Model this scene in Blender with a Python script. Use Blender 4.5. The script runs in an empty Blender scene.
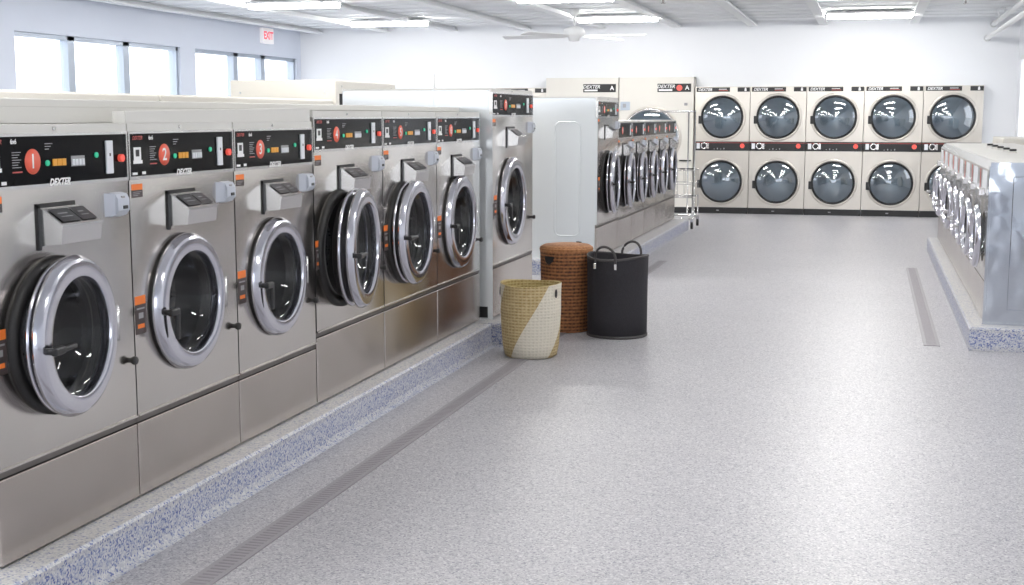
import bpy, math, random
from math import sin, cos, pi, radians as R
from mathutils import Vector, Matrix
random.seed(7)
scene = bpy.context.scene
COL = scene.collection

# ------------------------------------------------------------------ materials
def new_mat(name):
    m = bpy.data.materials.new(name); m.use_nodes = True
    nt = m.node_tree; b = nt.nodes['Principled BSDF']
    return m, nt, b

def principled(name, col, rough=.5, metal=0., noise=0., nscale=8., bump=0., bscale=60., emit=None, estr=0., spec=.5, coat=0., stretch=None, bdist=.01):
    m, nt, b = new_mat(name); N = nt.nodes; L = nt.links
    b.inputs['Base Color'].default_value = (*col, 1)
    b.inputs['Roughness'].default_value = rough
    b.inputs['Metallic'].default_value = metal
    b.inputs['Specular IOR Level'].default_value = spec
    b.inputs['Coat Weight'].default_value = coat
    if emit:
        b.inputs['Emission Color'].default_value = (*emit, 1)
        b.inputs['Emission Strength'].default_value = estr
    if noise or bump:
        tc = N.new('ShaderNodeTexCoord'); vec = tc.outputs['Object']
        if stretch:
            mp = N.new('ShaderNodeMapping'); mp.inputs['Scale'].default_value = stretch
            L.new(vec, mp.inputs['Vector']); vec = mp.outputs['Vector']
    if noise:
        nz = N.new('ShaderNodeTexNoise'); nz.inputs['Scale'].default_value = nscale; nz.inputs['Detail'].default_value = 3
        L.new(vec, nz.inputs['Vector'])
        mx = N.new('ShaderNodeMix'); mx.data_type = 'RGBA'
        mx.inputs['A'].default_value = (*[c*(1-noise) for c in col], 1)
        mx.inputs['B'].default_value = (*[min(1, c*(1+noise)) for c in col], 1)
        L.new(nz.outputs['Fac'], mx.inputs['Factor']); L.new(mx.outputs['Result'], b.inputs['Base Color'])
    if bump:
        nb = N.new('ShaderNodeTexNoise'); nb.inputs['Scale'].default_value = bscale; nb.inputs['Detail'].default_value = 0 if bdist > .01 else 2
        L.new(vec, nb.inputs['Vector'])
        bp = N.new('ShaderNodeBump'); bp.inputs['Strength'].default_value = bump; bp.inputs['Distance'].default_value = bdist
        L.new(nb.outputs['Fac'], bp.inputs['Height']); L.new(bp.outputs['Normal'], b.inputs['Normal'])
    return m

def flake(name, cols, scale=150., rough=.3, contrast_pos=None):
    """epoxy floor with broadcast colour chips: voronoi cells coloured through a stepped ramp"""
    m, nt, b = new_mat(name); N = nt.nodes; L = nt.links
    tc = N.new('ShaderNodeTexCoord')
    v = N.new('ShaderNodeTexVoronoi'); v.inputs['Scale'].default_value = scale
    L.new(tc.outputs['Object'], v.inputs['Vector'])
    bw = N.new('ShaderNodeSeparateColor'); L.new(v.outputs['Color'], bw.inputs['Color'])
    cr = N.new('ShaderNodeValToRGB'); cr.color_ramp.interpolation = 'CONSTANT'
    e = cr.color_ramp.elements
    pos = 0.
    for i, (w, c) in enumerate(cols):
        el = e[i] if i < 2 else e.new(min(pos, .999))
        el.position = min(pos, .999); el.color = (*c, 1); pos += w
    L.new(bw.outputs['Red'], cr.inputs['Fac'])
    nz = N.new('ShaderNodeTexNoise'); nz.inputs['Scale'].default_value = 1.3; nz.inputs['Detail'].default_value = 4
    L.new(tc.outputs['Object'], nz.inputs['Vector'])
    mr = N.new('ShaderNodeMapRange'); mr.inputs['To Min'].default_value = .93; mr.inputs['To Max'].default_value = 1.05
    L.new(nz.outputs['Fac'], mr.inputs['Value'])
    mx = N.new('ShaderNodeMix'); mx.data_type = 'RGBA'; mx.blend_type = 'MULTIPLY'; mx.inputs['Factor'].default_value = 1
    L.new(cr.outputs['Color'], mx.inputs['A']); L.new(mr.outputs['Result'], mx.inputs['B'])
    L.new(mx.outputs['Result'], b.inputs['Base Color'])
    b.inputs['Roughness'].default_value = rough
    bp = N.new('ShaderNodeBump'); bp.inputs['Strength'].default_value = .06; bp.inputs['Distance'].default_value = .003
    L.new(v.outputs['Distance'], bp.inputs['Height']); L.new(bp.outputs['Normal'], b.inputs['Normal'])
    return m

def glass_mat(name, tint=(.9, .93, .95), gloss=.12, rough=.03):
    m = bpy.data.materials.new(name); m.use_nodes = True
    nt = m.node_tree; N = nt.nodes; L = nt.links; N.clear()
    out = N.new('ShaderNodeOutputMaterial'); mix = N.new('ShaderNodeMixShader')
    tr = N.new('ShaderNodeBsdfTransparent'); tr.inputs['Color'].default_value = (*tint, 1)
    gl = N.new('ShaderNodeBsdfGlossy'); gl.inputs['Roughness'].default_value = rough
    fr = N.new('ShaderNodeLayerWeight'); fr.inputs['Blend'].default_value = .5
    pw = N.new('ShaderNodeMath'); pw.operation = 'POWER'; pw.inputs[1].default_value = 3.6; L.new(fr.outputs['Facing'], pw.inputs[0])
    ad = N.new('ShaderNodeMath'); ad.operation = 'ADD'; ad.use_clamp = True; ad.inputs[1].default_value = gloss+.04
    L.new(pw.outputs[0], ad.inputs[0]); L.new(ad.outputs[0], mix.inputs['Fac'])
    L.new(tr.outputs[0], mix.inputs[1]); L.new(gl.outputs[0], mix.inputs[2]); L.new(mix.outputs[0], out.inputs['Surface'])
    return m

def wicker(name, c1, c2, su, sv, patch=None, wmax=.25, wrow=.12):
    """woven basket: angle/height weave built from object-space coordinates; optional pale diagonal bands"""
    m, nt, b = new_mat(name); N = nt.nodes; L = nt.links
    tc = N.new('ShaderNodeTexCoord'); sp = N.new('ShaderNodeSeparateXYZ'); L.new(tc.outputs['Object'], sp.inputs[0])
    at = N.new('ShaderNodeMath'); at.operation = 'ARCTAN2'; L.new(sp.outputs['Y'], at.inputs[0]); L.new(sp.outputs['X'], at.inputs[1])
    def math(op, a, bb=None):
        n = N.new('ShaderNodeMath'); n.operation = op
        for i, q in enumerate((a, bb)):
            if q is None: continue
            if isinstance(q, (int, float)): n.inputs[i].default_value = q
            else: L.new(q, n.inputs[i])
        return n.outputs[0]
    u = math('SINE', math('MULTIPLY', at.outputs[0], su)); v = math('SINE', math('MULTIPLY', sp.outputs['Z'], sv))
    w = math('ADD', math('MULTIPLY', u, .5), math('MULTIPLY', v, .5))
    h = math('ABSOLUTE', w)
    nz = N.new('ShaderNodeTexNoise'); nz.inputs['Scale'].default_value = 55; L.new(tc.outputs['Object'], nz.inputs['Vector'])
    f = math('ADD', math('ADD', math('MULTIPLY', math('MAXIMUM', u, v), wmax), math('MULTIPLY', v, wrow)), math('ADD', math('MULTIPLY', nz.outputs['Fac'], 1.1), .42-.55))
    mx = N.new('ShaderNodeMix'); mx.data_type = 'RGBA'; mx.clamp_factor = True
    mx.inputs['A'].default_value = (*c1, 1); mx.inputs['B'].default_value = (*c2, 1); L.new(f, mx.inputs['Factor'])
    colr = mx.outputs['Result']
    if patch:
        pc, k, lo, hi = patch
        # diagonal band painted on the basket: angle + k*height inside a range
        d = math('ADD', at.outputs[0], math('MULTIPLY', sp.outputs['Z'], k))
        ds = math('MODULO', math('ADD', d, 20*pi), 2*pi/2)
        inb = math('MULTIPLY', math('GREATER_THAN', ds, lo), math('LESS_THAN', ds, hi))
        m2 = N.new('ShaderNodeMix'); m2.data_type = 'RGBA'; L.new(inb, m2.inputs['Factor'])
        L.new(colr, m2.inputs['A'])
        m3 = N.new('ShaderNodeMix'); m3.data_type = 'RGBA'; m3.inputs['A'].default_value = (*[c*.86 for c in pc], 1); m3.inputs['B'].default_value = (*pc, 1)
        L.new(f, m3.inputs['Factor']); L.new(m3.outputs['Result'], m2.inputs['B']); colr = m2.outputs['Result']
    L.new(colr, b.inputs['Base Color']); b.inputs['Roughness'].default_value = .75
    bp = N.new('ShaderNodeBump'); bp.inputs['Strength'].default_value = .5; bp.inputs['Distance'].default_value = .006
    L.new(f, bp.inputs['Height']); L.new(bp.outputs['Normal'], b.inputs['Normal'])
    return m

def perforated(name, col, rough):
    m, nt, b = new_mat(name); N = nt.nodes; L = nt.links
    tc = N.new('ShaderNodeTexCoord'); v = N.new('ShaderNodeTexVoronoi'); v.inputs['Scale'].default_value = 55; v.inputs['Randomness'].default_value = .1
    L.new(tc.outputs['Object'], v.inputs['Vector'])
    cr = N.new('ShaderNodeValToRGB'); e = cr.color_ramp.elements
    e[0].position = .2; e[0].color = (.01, .01, .01, 1); e[1].position = .3; e[1].color = (*col, 1)
    L.new(v.outputs['Distance'], cr.inputs['Fac']); L.new(cr.outputs['Color'], b.inputs['Base Color'])
    b.inputs['Metallic'].default_value = .9; b.inputs['Roughness'].default_value = rough
    return m

M = {}
M['steel'] = principled('brushed_stainless', (.655, .625, .59), .20, 1., noise=.13, nscale=2.4, bump=.8, bscale=2.1, bdist=.05)  # cloudy colour noise stands in for uneven reflections on the fronts
M['steel_kick'] = principled('brushed_stainless_kick', (.55, .50, .465), .24, 1., noise=.20, nscale=2.2, bump=.7, bscale=1.7, bdist=.05)  # browner base and stronger cloudy noise paint in dark mottled reflections
M['steel_dryer'] = principled('dryer_stainless', (.62, .585, .535), .34, .85, noise=.08, nscale=2.5, bump=.05, bscale=2.5)
M['steel_mirror'] = principled('polished_stainless', (.56, .59, .64), .06, 1., bump=1., bscale=3.0)
M['chrome'] = principled('chrome', (.66, .66, .72), .15, 1., bump=.08, bscale=9.)
M['chrome_soft'] = principled('cast_chrome', (.72, .71, .70), .24, 1.)
M['grey_top'] = principled('painted_grey_sheet', (.66, .65, .62), .45, .1, noise=.05, nscale=2.)
M['cream'] = principled('cream_sheet_metal', (.72, .695, .64), .45, 0., noise=.03, nscale=2.)
M['enamel'] = principled('white_enamel_sheet', (.76, .79, .81), .16, .35, bump=.03, bscale=2.2)
M['white_plastic'] = principled('white_plastic', (.74, .76, .80), .4)
M['blue_plastic'] = principled('bluish_white_plastic', (.52, .55, .62), .4)
M['black_gloss'] = principled('black_gloss_panel', (.005, .005, .006), .14, 0., spec=.07)
M['black'] = principled('black_plastic', (.012, .012, .013), .38)
M['rubber'] = principled('black_rubber', (.016, .015, .015), .5)
M['channel_steel'] = principled('dark_channel', (.20, .185, .175), .4, .9)  # dark grey metal of the base channel lip
M['drum'] = perforated('perforated_drum', (.58, .58, .59), .26)
M['drum_light'] = principled('dryer_drum', (.66, .72, .76), .4, .4)
M['tub'] = principled('tub_rim_steel', (.22, .22, .23), .25, 1.)
M['glass'] = glass_mat('door_glass', (.84, .86, .88), .005)
M['glass_dryer'] = glass_mat('dryer_door_glass', (.56, .65, .72), .19)
M['glass_window'] = glass_mat('window_glass', (.97, .98, 1.), .0)
M['orange'] = principled('orange_sticker', (.85, .20, .03), .5)
M['dark_sticker'] = principled('dark_sticker', (.06, .045, .045), .5)
M['red_sticker'] = principled('red_number_sticker', (.82, .13, .075), .45)
M['red_print'] = principled('red_print', (.50, .09, .08), .5)
M['white_print'] = principled('white_print', (.85, .85, .85), .5)
M['grey_print'] = principled('grey_print', (.30, .30, .31), .5)
M['amber_led'] = principled('amber_led', (.35, .16, .02), .4, emit=(1., .45, .03), estr=.28)
M['red_led'] = principled('red_led', (.5, .06, .05), .35, emit=(1., .12, .08), estr=.5)
M['green_led'] = principled('green_led', (.02, .25, .15), .4, emit=(.05, .9, .5), estr=.3)
M['label_pad'] = principled('dark_instruction_pad', (.03, .03, .035), .3, noise=.6, nscale=60.)
M['wall'] = principled('wall_paint', (.86, .875, .905), .7, noise=.02, nscale=1.5)
M['wall_blue'] = principled('wall_paint_blue', (.72, .77, .87), .7, noise=.02, nscale=1.5)
M['deck'] = principled('painted_roof_deck', (.84, .86, .88), .6)
M['beam'] = principled('painted_beam', (.88, .90, .91), .6)
M['alu'] = principled('aluminium_frame', (.42, .47, .54), .4, .4)
M['white_paint'] = principled('white_painted_metal', (.82, .83, .84), .4)
M['lamp'] = principled('lamp_diffuser', (.9, .9, .9), .4, emit=(1., .985, .955), estr=52.)
M['floor'] = flake('flaked_epoxy_floor', [(.11, (.235, .23, .265)), (.2, (.345, .34, .37)), (.39, (.42, .412, .435)), (.2, (.49, .482, .495)), (.1, (.58, .57, .58))], 160., .40)
M['flake_blue'] = flake('blue_flake_epoxy', [(.14, (.10, .13, .33)), (.18, (.24, .28, .46)), (.26, (.42, .44, .53)), (.24, (.54, .545, .58)), (.2, (.62, .62, .63))], 150., .4)
M['flake_lit_top'] = flake('lit_flake_epoxy', [(.07, (.22, .25, .38)), (.13, (.38, .39, .46)), (.42, (.52, .515, .51)), (.3, (.60, .59, .58))], 150., .4)  # same flake epoxy, paled in colour for light reflected off the plinth top
M['flake_mid'] = flake('mixed_flake_epoxy', [(.10, (.13, .16, .34)), (.15, (.30, .33, .45)), (.30, (.45, .455, .50)), (.27, (.53, .53, .55)), (.18, (.61, .605, .60))], 150., .4)
M['drain'] = principled('grey_drain_cover', (.30, .285, .305), .45, 0., noise=.1, nscale=30.)
M['drain_slot'] = principled('drain_slot', (.27, .25, .27), .6)
M['basket_tan'] = wicker('tan_seagrass', (.34, .235, .09), (.60, .48, .27), 46, 330, patch=((.72, .67, .56), -3.2, .96, 2.51))
M['basket_tan_in'] = wicker('tan_seagrass_inside', (.25, .17, .05), (.50, .40, .18), 46, 330)
M['basket_brown'] = wicker('brown_wicker', (.05, .018, .008), (.42, .17, .06), 38, 260, wmax=.12, wrow=.22)
M['basket_lid'] = wicker('brown_wicker_lid', (.20, .075, .025), (.54, .25, .10), 40, 400, wmax=.12, wrow=.1)
M['basket_black'] = principled('charcoal_felt', (.016, .0145, .019), .75, noise=.5, nscale=90., bump=.3, bscale=200.)
M['basket_trim'] = principled('charcoal_trim', (.055, .05, .05), .6)
M['exit_white'] = principled('exit_sign_white', (.8, .8, .82), .4, emit=(1, .95, .96), estr=.25)
M['exit_red'] = principled('exit_sign_red', (.80, .12, .16), .4, emit=(1, .15, .2), estr=.4)
M['outdoor'] = principled('pale_paving', (.7, .7, .68), .8, noise=.1, nscale=1.)

# ------------------------------------------------------------------ mesh builder
class MB:
    def __init__(s): s.v = []; s.f = []; s.m = []; s.sm = []
    def add(s, vs, fs, mi=0, smooth=False):
        o = len(s.v); s.v += [tuple(v) for v in vs]
        for f in fs: s.f.append([i+o for i in f]); s.m.append(mi); s.sm.append(smooth)
        return s
    def box(s, x0, x1, y0, y1, z0, z1, mi=0, bev=0.):
        if bev <= 0:
            vs = [(x, y, z) for z in (z0, z1) for y in (y0, y1) for x in (x0, x1)]
            return s.add(vs, [(0, 2, 3, 1), (4, 5, 7, 6), (0, 1, 5, 4), (2, 6, 7, 3), (0, 4, 6, 2), (1, 3, 7, 5)], mi)
        import bmesh
        bm = bmesh.new(); bmesh.ops.create_cube(bm, size=1)
        for v in bm.verts: v.co = Vector(((x0+x1)/2+v.co.x*(x1-x0), (y0+y1)/2+v.co.y*(y1-y0), (z0+z1)/2+v.co.z*(z1-z0)))
        bmesh.ops.bevel(bm, geom=bm.edges[:], offset=bev, segments=2, profile=.5, affect='EDGES')
        bm.verts.index_update()
        s.add([v.co[:] for v in bm.verts], [[v.index for v in f.verts] for f in bm.faces], mi, False); bm.free()
        return s
    def prism(s, poly, axis, a0, a1, mi=0):
        """extrude a 2-D polygon along x ('x': poly is (y,z)), y ('y': (x,z)) or z ('z': (x,y))"""
        n = len(poly)
        def p(q, a): return {'x': (a, q[0], q[1]), 'y': (q[0], a, q[1]), 'z': (q[0], q[1], a)}[axis]
        vs = [p(q, a0) for q in poly]+[p(q, a1) for q in poly]
        fs = [tuple(range(n))[::-1], tuple(range(n, 2*n))]+[(i, (i+1) % n, n+(i+1) % n, n+i) for i in range(n)]
        return s.add(vs, fs, mi)
    def lathe(s, prof, axis='y', c=(0, 0, 0), n=48, mi=0, close=False, sq=None):
        """prof: list of (radius, along); revolve about the axis through c"""
        vs = []; k = len(prof)
        for j in range(n):
            a = 2*pi*j/n
            for r, t in prof:
                p = {'y': (r*cos(a), t, r*sin(a)), 'z': (r*cos(a), r*sin(a), t), 'x': (t, r*cos(a), r*sin(a))}[axis]
                vs.append((p[0]+c[0], p[1]+c[1], p[2]+c[2]))
        fs = []
        for j in range(n):
            j2 = (j+1) % n
            for i in range(k if close else k-1):
                i2 = (i+1) % k
                fs.append((j*k+i, j*k+i2, j2*k+i2, j2*k+i))
        s.add(vs, fs, mi, True)
        if not close:
            for i, rev in ((0, 0), (k-1, 1)):
                if prof[i][0] > 1e-4 and False: pass
        return s
    def cyl(s, axis, c, r, a0, a1, n=20, mi=0):
        s.lathe([(r, a0), (r, a1)], axis, c, n, mi)
        o = len(s.v)-2*n
        s.f.append([o+2*j for j in range(n)]); s.m.append(mi); s.sm.append(False)
        s.f.append([o+2*j+1 for j in range(n)][::-1]); s.m.append(mi); s.sm.append(False)
        return s
    def tube(s, pts, r, n=8, mi=0, closed=False):
        P = [Vector(p) for p in pts]; k = len(P); vs = []
        for i, p in enumerate(P):
            if closed: t = P[(i+1) % k]-P[i-1]
            else: t = P[min(i+1, k-1)]-P[max(i-1, 0)]
            t.normalize()
            up = Vector((0, 0, 1)) if abs(t.z) < .9 else Vector((1, 0, 0))
            a = t.cross(up).normalized(); b = a.cross(t)
            for j in range(n):
                w = 2*pi*j/n; vs.append(p+a*r*cos(w)+b*r*sin(w))
        fs = []
        for i in range(k if closed else k-1):
            i2 = (i+1) % k
            for j in range(n): fs.append((i*n+j, i*n+(j+1) % n, i2*n+(j+1) % n, i2*n+j))
        if not closed: fs += [tuple(range(n)), tuple(range((k-1)*n, k*n))[::-1]]
        return s.add(vs, fs, mi, True)
    def plate_hole(s, x0, x1, z0, z1, cx, cz, r, y, mi=0, n=64, depth=0.):
        """rectangle in the xz plane with a round hole, optional turned-in lip of the hole"""
        base = [2*pi*j/n for j in range(n)]
        corners = [math.atan2(z-cz, x-cx) % (2*pi) for x in (x0, x1) for z in (z0, z1)]
        ang = sorted(set([round(a, 6) for a in base+corners])); k = len(ang)
        vi, vo, vd = [], [], []
        for a in ang:
            ca, sa = cos(a), sin(a); t = 1e9
            if ca > 1e-9: t = min(t, (x1-cx)/ca)
            if ca < -1e-9: t = min(t, (x0-cx)/ca)
            if sa > 1e-9: t = min(t, (z1-cz)/sa)
            if sa < -1e-9: t = min(t, (z0-cz)/sa)
            vi.append((cx+r*ca, y, cz+r*sa)); vo.append((cx+t*ca, y, cz+t*sa)); vd.append((cx+r*ca, y+depth, cz+r*sa))
        fs = [(i, (i+1) % k, k+(i+1) % k, k+i) for i in range(k)]
        s.add(vi+vo, fs, mi)
        if depth: s.add(vi+vd, fs, mi, True)
        return s
    def mesh(s, me_src, T, mi=0):
        s.add([T @ v.co for v in me_src.vertices], [list(p.vertices) for p in me_src.polygons], mi)
        return s
    def shift(s, d):
        s.v = [(x+d[0], y+d[1], z+d[2]) for x, y, z in s.v]; return s
    def build(s, name, mats, parent=None, loc=None, rotz=0., label=None):
        me = bpy.data.meshes.new(name); me.from_pydata(s.v, [], s.f); me.update()
        if not isinstance(mats, (list, tuple)): mats = [mats]
        for m in mats: me.materials.append(M[m] if isinstance(m, str) else m)
        me.polygons.foreach_set('material_index', s.m); me.polygons.foreach_set('use_smooth', s.sm)
        o = bpy.data.objects.new(name, me); COL.objects.link(o)
        if parent: o.parent = parent
        if loc: o.location = loc
        o.rotation_euler.z = rotz
        if label: o['label'] = label
        return o

_txt = {}
def text_mesh(body, size, shear=0., bold=0.):
    k = (body, size, shear, bold)
    if k not in _txt:
        cu = bpy.data.curves.new('lettering', 'FONT'); cu.body = body; cu.size = size; cu.shear = shear
        cu.align_x = 'CENTER'; cu.align_y = 'CENTER'; cu.offset = bold; cu.resolution_u = 3
        ob = bpy.data.objects.new('lettering', cu); COL.objects.link(ob)
        dg = bpy.context.evaluated_depsgraph_get(); dg.update()
        me = bpy.data.meshes.new_from_object(ob.evaluated_get(dg))
        bpy.data.objects.remove(ob); bpy.data.curves.remove(cu)
        _txt[k] = me
    return _txt[k]
def on_front(x, y, z):   # text facing -y, reading along +x
    return Matrix.Translation((x, y, z)) @ Matrix.Rotation(pi/2, 4, 'X')

def thing(name, label, cat, loc, rotz=0., group=None):
    o = bpy.data.objects.new(name, None); COL.objects.link(o); o.empty_display_size = .1
    o.location = loc; o.rotation_euler.z = rotz; o['label'] = label; o['category'] = cat
    if group: o['group'] = group
    return o
def tag(o, label, cat, group=None, kind=None):
    o['label'] = label; o['category'] = cat
    if group: o['group'] = group
    if kind: o['kind'] = kind
    return o
def struct(o, label=None):
    o['kind'] = 'structure'
    if label: o['label'] = label
    return o

# ------------------------------------------------------------------ washers
# local frame: front face at y = 0 looking to -y, x from -w/2 to w/2, z up from the machine foot
def washer(label, loc, rotz, w, top, kick, p0, p1, door, depth=.85, number=None, group=None, detail=2,
           side='steel', prot=.03, ajar=0., panel_font=1., front='steel', foot_gap=False):
    cx, cz, rr, ri = door          # centre, ring outer and inner radius
    r = thing('washing_machine', label, 'washing machine', loc, rotz, group)
    x0, x1 = -w/2+.005, w/2-.005
    seam = .028
    # body: front with tub opening, sides, back, top
    b = MB()
    hole = ri+.012
    b.plate_hole(x0, x1, kick+seam, p0, cx, cz, hole, 0, 0, depth=.05)
    gs = 3 if side == 'steel' else 1; gl = 0 if number == 1 else gs  # front strips of the steel sides coloured black, painting shade into the gaps
    b.box(x0, x0+.02, .0206, .10, .0, top-.0125, gl); b.box(x1-.02, x1, .0206, .10, .0, top-.0125, gs); b.box(x0, x0+.02, .10, depth, .0, top-.0125, 1); b.box(x1-.02, x1, .10, depth, .0, top-.0125, 1)
    b.box(x0, x0+.012, .0006, .0206, kick+seam, p0, gl); b.box(x1-.012, x1, .0006, .0206, kick+seam, p0, gs)
    b.box(x0+.02, x1-.02, depth-.02, depth, 0, top, 1)
    b.box(x0, x1, .0206, depth, top-.012, top, 2)
    b.box(x0, x1, 0, .02, p1, top, 2)                                   # top front rail
    b.box(x0+.02, x1-.02, .02, depth-.02, .0, .04, 3)
    b.build('body', [front, side, 'grey_top', 'black'], r)
    # dark recessed channel between the body and the base panel
    MB().box(x0, x1, .003, .02, kick+.005, kick+seam, 0).box(x0, x1, .012, .02, kick, kick+.005, 2).box(x0, x1, -.006, .003, kick+seam-.003, kick+seam+.003, 1).build('base_channel', ['channel_steel', 'steel', 'black'], r)
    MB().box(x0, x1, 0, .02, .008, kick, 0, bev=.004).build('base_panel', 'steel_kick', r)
    # drum behind the opening
    MB().lathe([(hole-.014, .15), (hole+.045, .16), (hole+.045, .52), (.03, .55), (0.0005, .55)], 'y', (cx, 0, cz), 48, 0).build('drum', 'drum', r)
    MB().lathe([(rr-.004, 0), (rr-.004, -.012), (rr-.03, -.02), (ri+.015, -.014), (ri+.012, .05), (ri+.004, .10), (hole-.014, .15)], 'y', (cx, 0, cz), 56, 0).build('tub_collar', 'rubber', r)
    # door, hinged on the right: origin on the hinge line
    hx = cx+rr
    d = MB()
    prof = [(ri, .006), (ri-.004, -.020), (ri, -.029), (ri+.006, -.032), (rr-.020, -.028), (rr-.012, -.024), (rr-.003, -.012), (rr, -.004), (rr, .004), (rr-.014, .008)]
    for i0, i1 in ((0, 3), (2, 5), (4, 6), (5, 8), (7, 10)): d.lathe(prof[i0:i1], 'y', (-rr, 0, 0), 72, 0)
    d.lathe([(rr-.014, .008), (rr-.02, .012), (ri+.02, .014), (ri, .012), (ri, .006)], 'y', (-rr, 0, 0), 72, 1)
    dd = d.build('door', ['chrome', 'rubber'], r, (hx, -prot+.012, cz), ajar)
    gp = [(ri+.002, .002), (ri-.012, .006), (ri-.03, .04), (ri-.055, .085), (ri*.45, .105), (.0005, .11)]
    MB().lathe(gp, 'y', (-rr, 0, 0), 48, 0).build('door_glass', 'glass', dd)
    if ajar > .01 or prot > .05:
        MB().lathe([(rr-.016, .010), (rr-.030, .018), (rr-.030, prot*.45)], 'y', (-rr, 0, 0), 56, 0).lathe([(rr-.030, prot*.42), (rr-.010, prot*.45), (rr-.008, prot*.6), (rr-.030, prot*.66)], 'y', (-rr, 0, 0), 56, 1).lathe([(rr-.03, prot*.62), (rr-.045, prot), (ri, prot+.01)], 'y', (-rr, 0, 0), 56, 0).build('door_gasket', ['rubber', 'chrome'], dd)
    # lever handle on the left of the ring
    h = MB(); hxl = -2*rr+.028
    h.cyl('y', (hxl, 0, -.01), .011, -.058, -.026, 14)
    h.box(hxl-.010, hxl+.052, -.066, -.046, -.024, .002, 0, bev=.006)
    if ajar < .01: h.box(hxl+.034, hxl+.056, -.064, -.048, -.115, -.004, 0, bev=.006)
    else: h.box(hxl+.05, hxl+.13, -.062, -.048, -.020, -.004, 0, bev=.005)
    h.build('door_handle', 'black', dd)
    hg = MB().box(-.012, .020, -.014, .010, -.055, .055, 0, bev=.004)
    hg.cyl('z', (.012, -.012, 0), .008, -.06, .06, 10); hg.build('hinge', 'chrome_soft', dd)
    g = MB()
    for q in (.46,): g.cyl('y', (-w/2+w*q, 0, (p1+top)/2), .006, -.005, .001, 10)
    g.build('rail_bolt', 'chrome_soft', r)
    # control panel
    pn = MB().box(x0, x1, -.004, .02, p0, p0+.012, 1).box(x0, x1, -.004, .02, p1-.008, p1, 1)
    pn.box(x0, x0+.008, -.004, .02, p0+.012, p1-.008, 1).box(x1-.008, x1, -.004, .02, p0+.012, p1-.008, 1)
    pn.box(x0+.008, x1-.008, .002, .02, p0+.012, p1-.008, 0)
    P = pn.build('control_panel', ['black_gloss', 'chrome_soft'], r)
    ph = p1-p0; pz = lambda q: p0+ph*q                                   # q: 0 bottom .. 1 top of panel
    px = lambda q: -w/2+w*q; k = ph/.167
    fy = .0012
    if detail >= 1:
        st = MB().lathe([(.0005, fy-.001), (.039*k, fy-.001), (.039*k, fy)], 'y', (px(.318), 0, pz(.49)), 28, 0)
        if number: st.mesh(text_mesh(str(number), .062*k, 0, .001), on_front(px(.318), fy-.002, pz(.485)), 1)
        st.build('number_sticker', ['red_sticker', 'white_print'], P)
        MB().box(px(.825), px(.875), -.006, fy, pz(.17), pz(.83), 0, bev=.002).box(px(.845), px(.853), -.0075, -.0055, pz(.52), pz(.58), 1).build('card_slot_plate', ['white_plastic', 'dark_sticker'], P)
        MB().cyl('y', (px(.937), 0, pz(.47)), .013*k, -.012, fy, 16).build('stop_button', 'red_led', P)
    if detail >= 2:
        g = MB()
        for i in range(3): g.box(px(.448+.031*i), px(.474+.031*i), -.002, fy, pz(.39), pz(.52), i % 2)
        g.build('price_display', ['amber_led', 'amber_led'], P)
        g = MB().box(px(.575), px(.672), fy-.0005, fy, pz(.36), pz(.56), 1)
        for i in range(4): g.box(px(.580+.023*i), px(.596+.023*i), -.003, fy, pz(.38), pz(.50), 0)
        g.build('cycle_buttons', ['white_plastic', 'grey_print'], P)
        MB().cyl('y', (px(.755), 0, pz(.555)), .009*k, -.004, fy, 12).cyl('y', (px(.41), 0, pz(.45)), .009*k, -.004, fy, 12).build('indicator_light', 'green_led', P)
        t = MB().mesh(text_mesh('DEXTER', .030*k, .35, .0012), on_front(px(.48), -.0052, pz(.085)), 0)
        t.mesh(text_mesh('DEXTER', .018*k, .35, .0004), on_front(px(.085), fy-.002, pz(.86)), 1)
        t.mesh(text_mesh('6x6', .020*k, 0, .0006), on_front(px(.20), fy-.002, pz(.86)), 0)
        for i in range(3): t.box(px(.40+.0), px(.40+.05-.012*i), fy-.001, fy, pz(.80-.05*i), pz(.815-.05*i), 2)
        t.build('panel_lettering', ['white_print', 'red_print', 'grey_print'], P)
        t = MB()
        t.box(px(.055), px(.115), fy-.001, fy, pz(.40), pz(.67), 0).box(px(.07), px(.10), fy-.0015, fy, pz(.48), pz(.62), 1)
        t.box(px(.05), px(.125), fy-.001, fy, pz(.33), pz(.40), 0); t.build('pictogram', ['white_print', 'black'], P); t = MB()
        t.box(px(.04), px(.08), fy-.001, fy, pz(.10), pz(.15), 0).build('corner_mark', 'white_print', P); MB().box(px(.12), px(.15), fy-.001, fy, pz(.10), pz(.16), 0).build('corner_mark', 'white_print', P); t = MB()
        for i in range(7): t.box(px(.19), px(.245-.01*(i % 3)), fy-.001, fy, pz(.66-.045*i), pz(.675-.045*i), 2)
        t.box(px(.19), px(.25), fy-.001, fy, pz(.30), pz(.325), 3)
        t.build('instruction_text', ['white_print', 'black', 'grey_print', 'red_print'], P)
    # detergent dispenser
    if detail >= 1:
        zb = p0-.18 if top < 1.36 else p0-.20
        dx0, dx1 = px(.340), px(.340)+.215
        q = MB().prism([(0, zb), (-.075, zb+.008), (-.082, zb+.066), (-.012, zb+.115), (0, zb+.115)], 'x', dx0, dx1, 0)
        q.box(dx0-.006, dx1+.004, -.086, -.070, zb+.060, zb+.068, 0)
        D = q.build('detergent_dispenser', 'chrome_soft', r)
        MB().box(dx0-.014, dx0+.0, -.006, .0, zb-.012, zb+.128, 0).box(dx0-.014, dx1-.03, -.006, .0, zb+.118, zb+.132, 0).build('dispenser_frame', 'black', D)
        q = MB()
        def slope(x, t, up=.003):      # point on the sloping lid
            return (x, -.012-.070*t-up*.5, zb+.115-.049*t+up)
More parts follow.
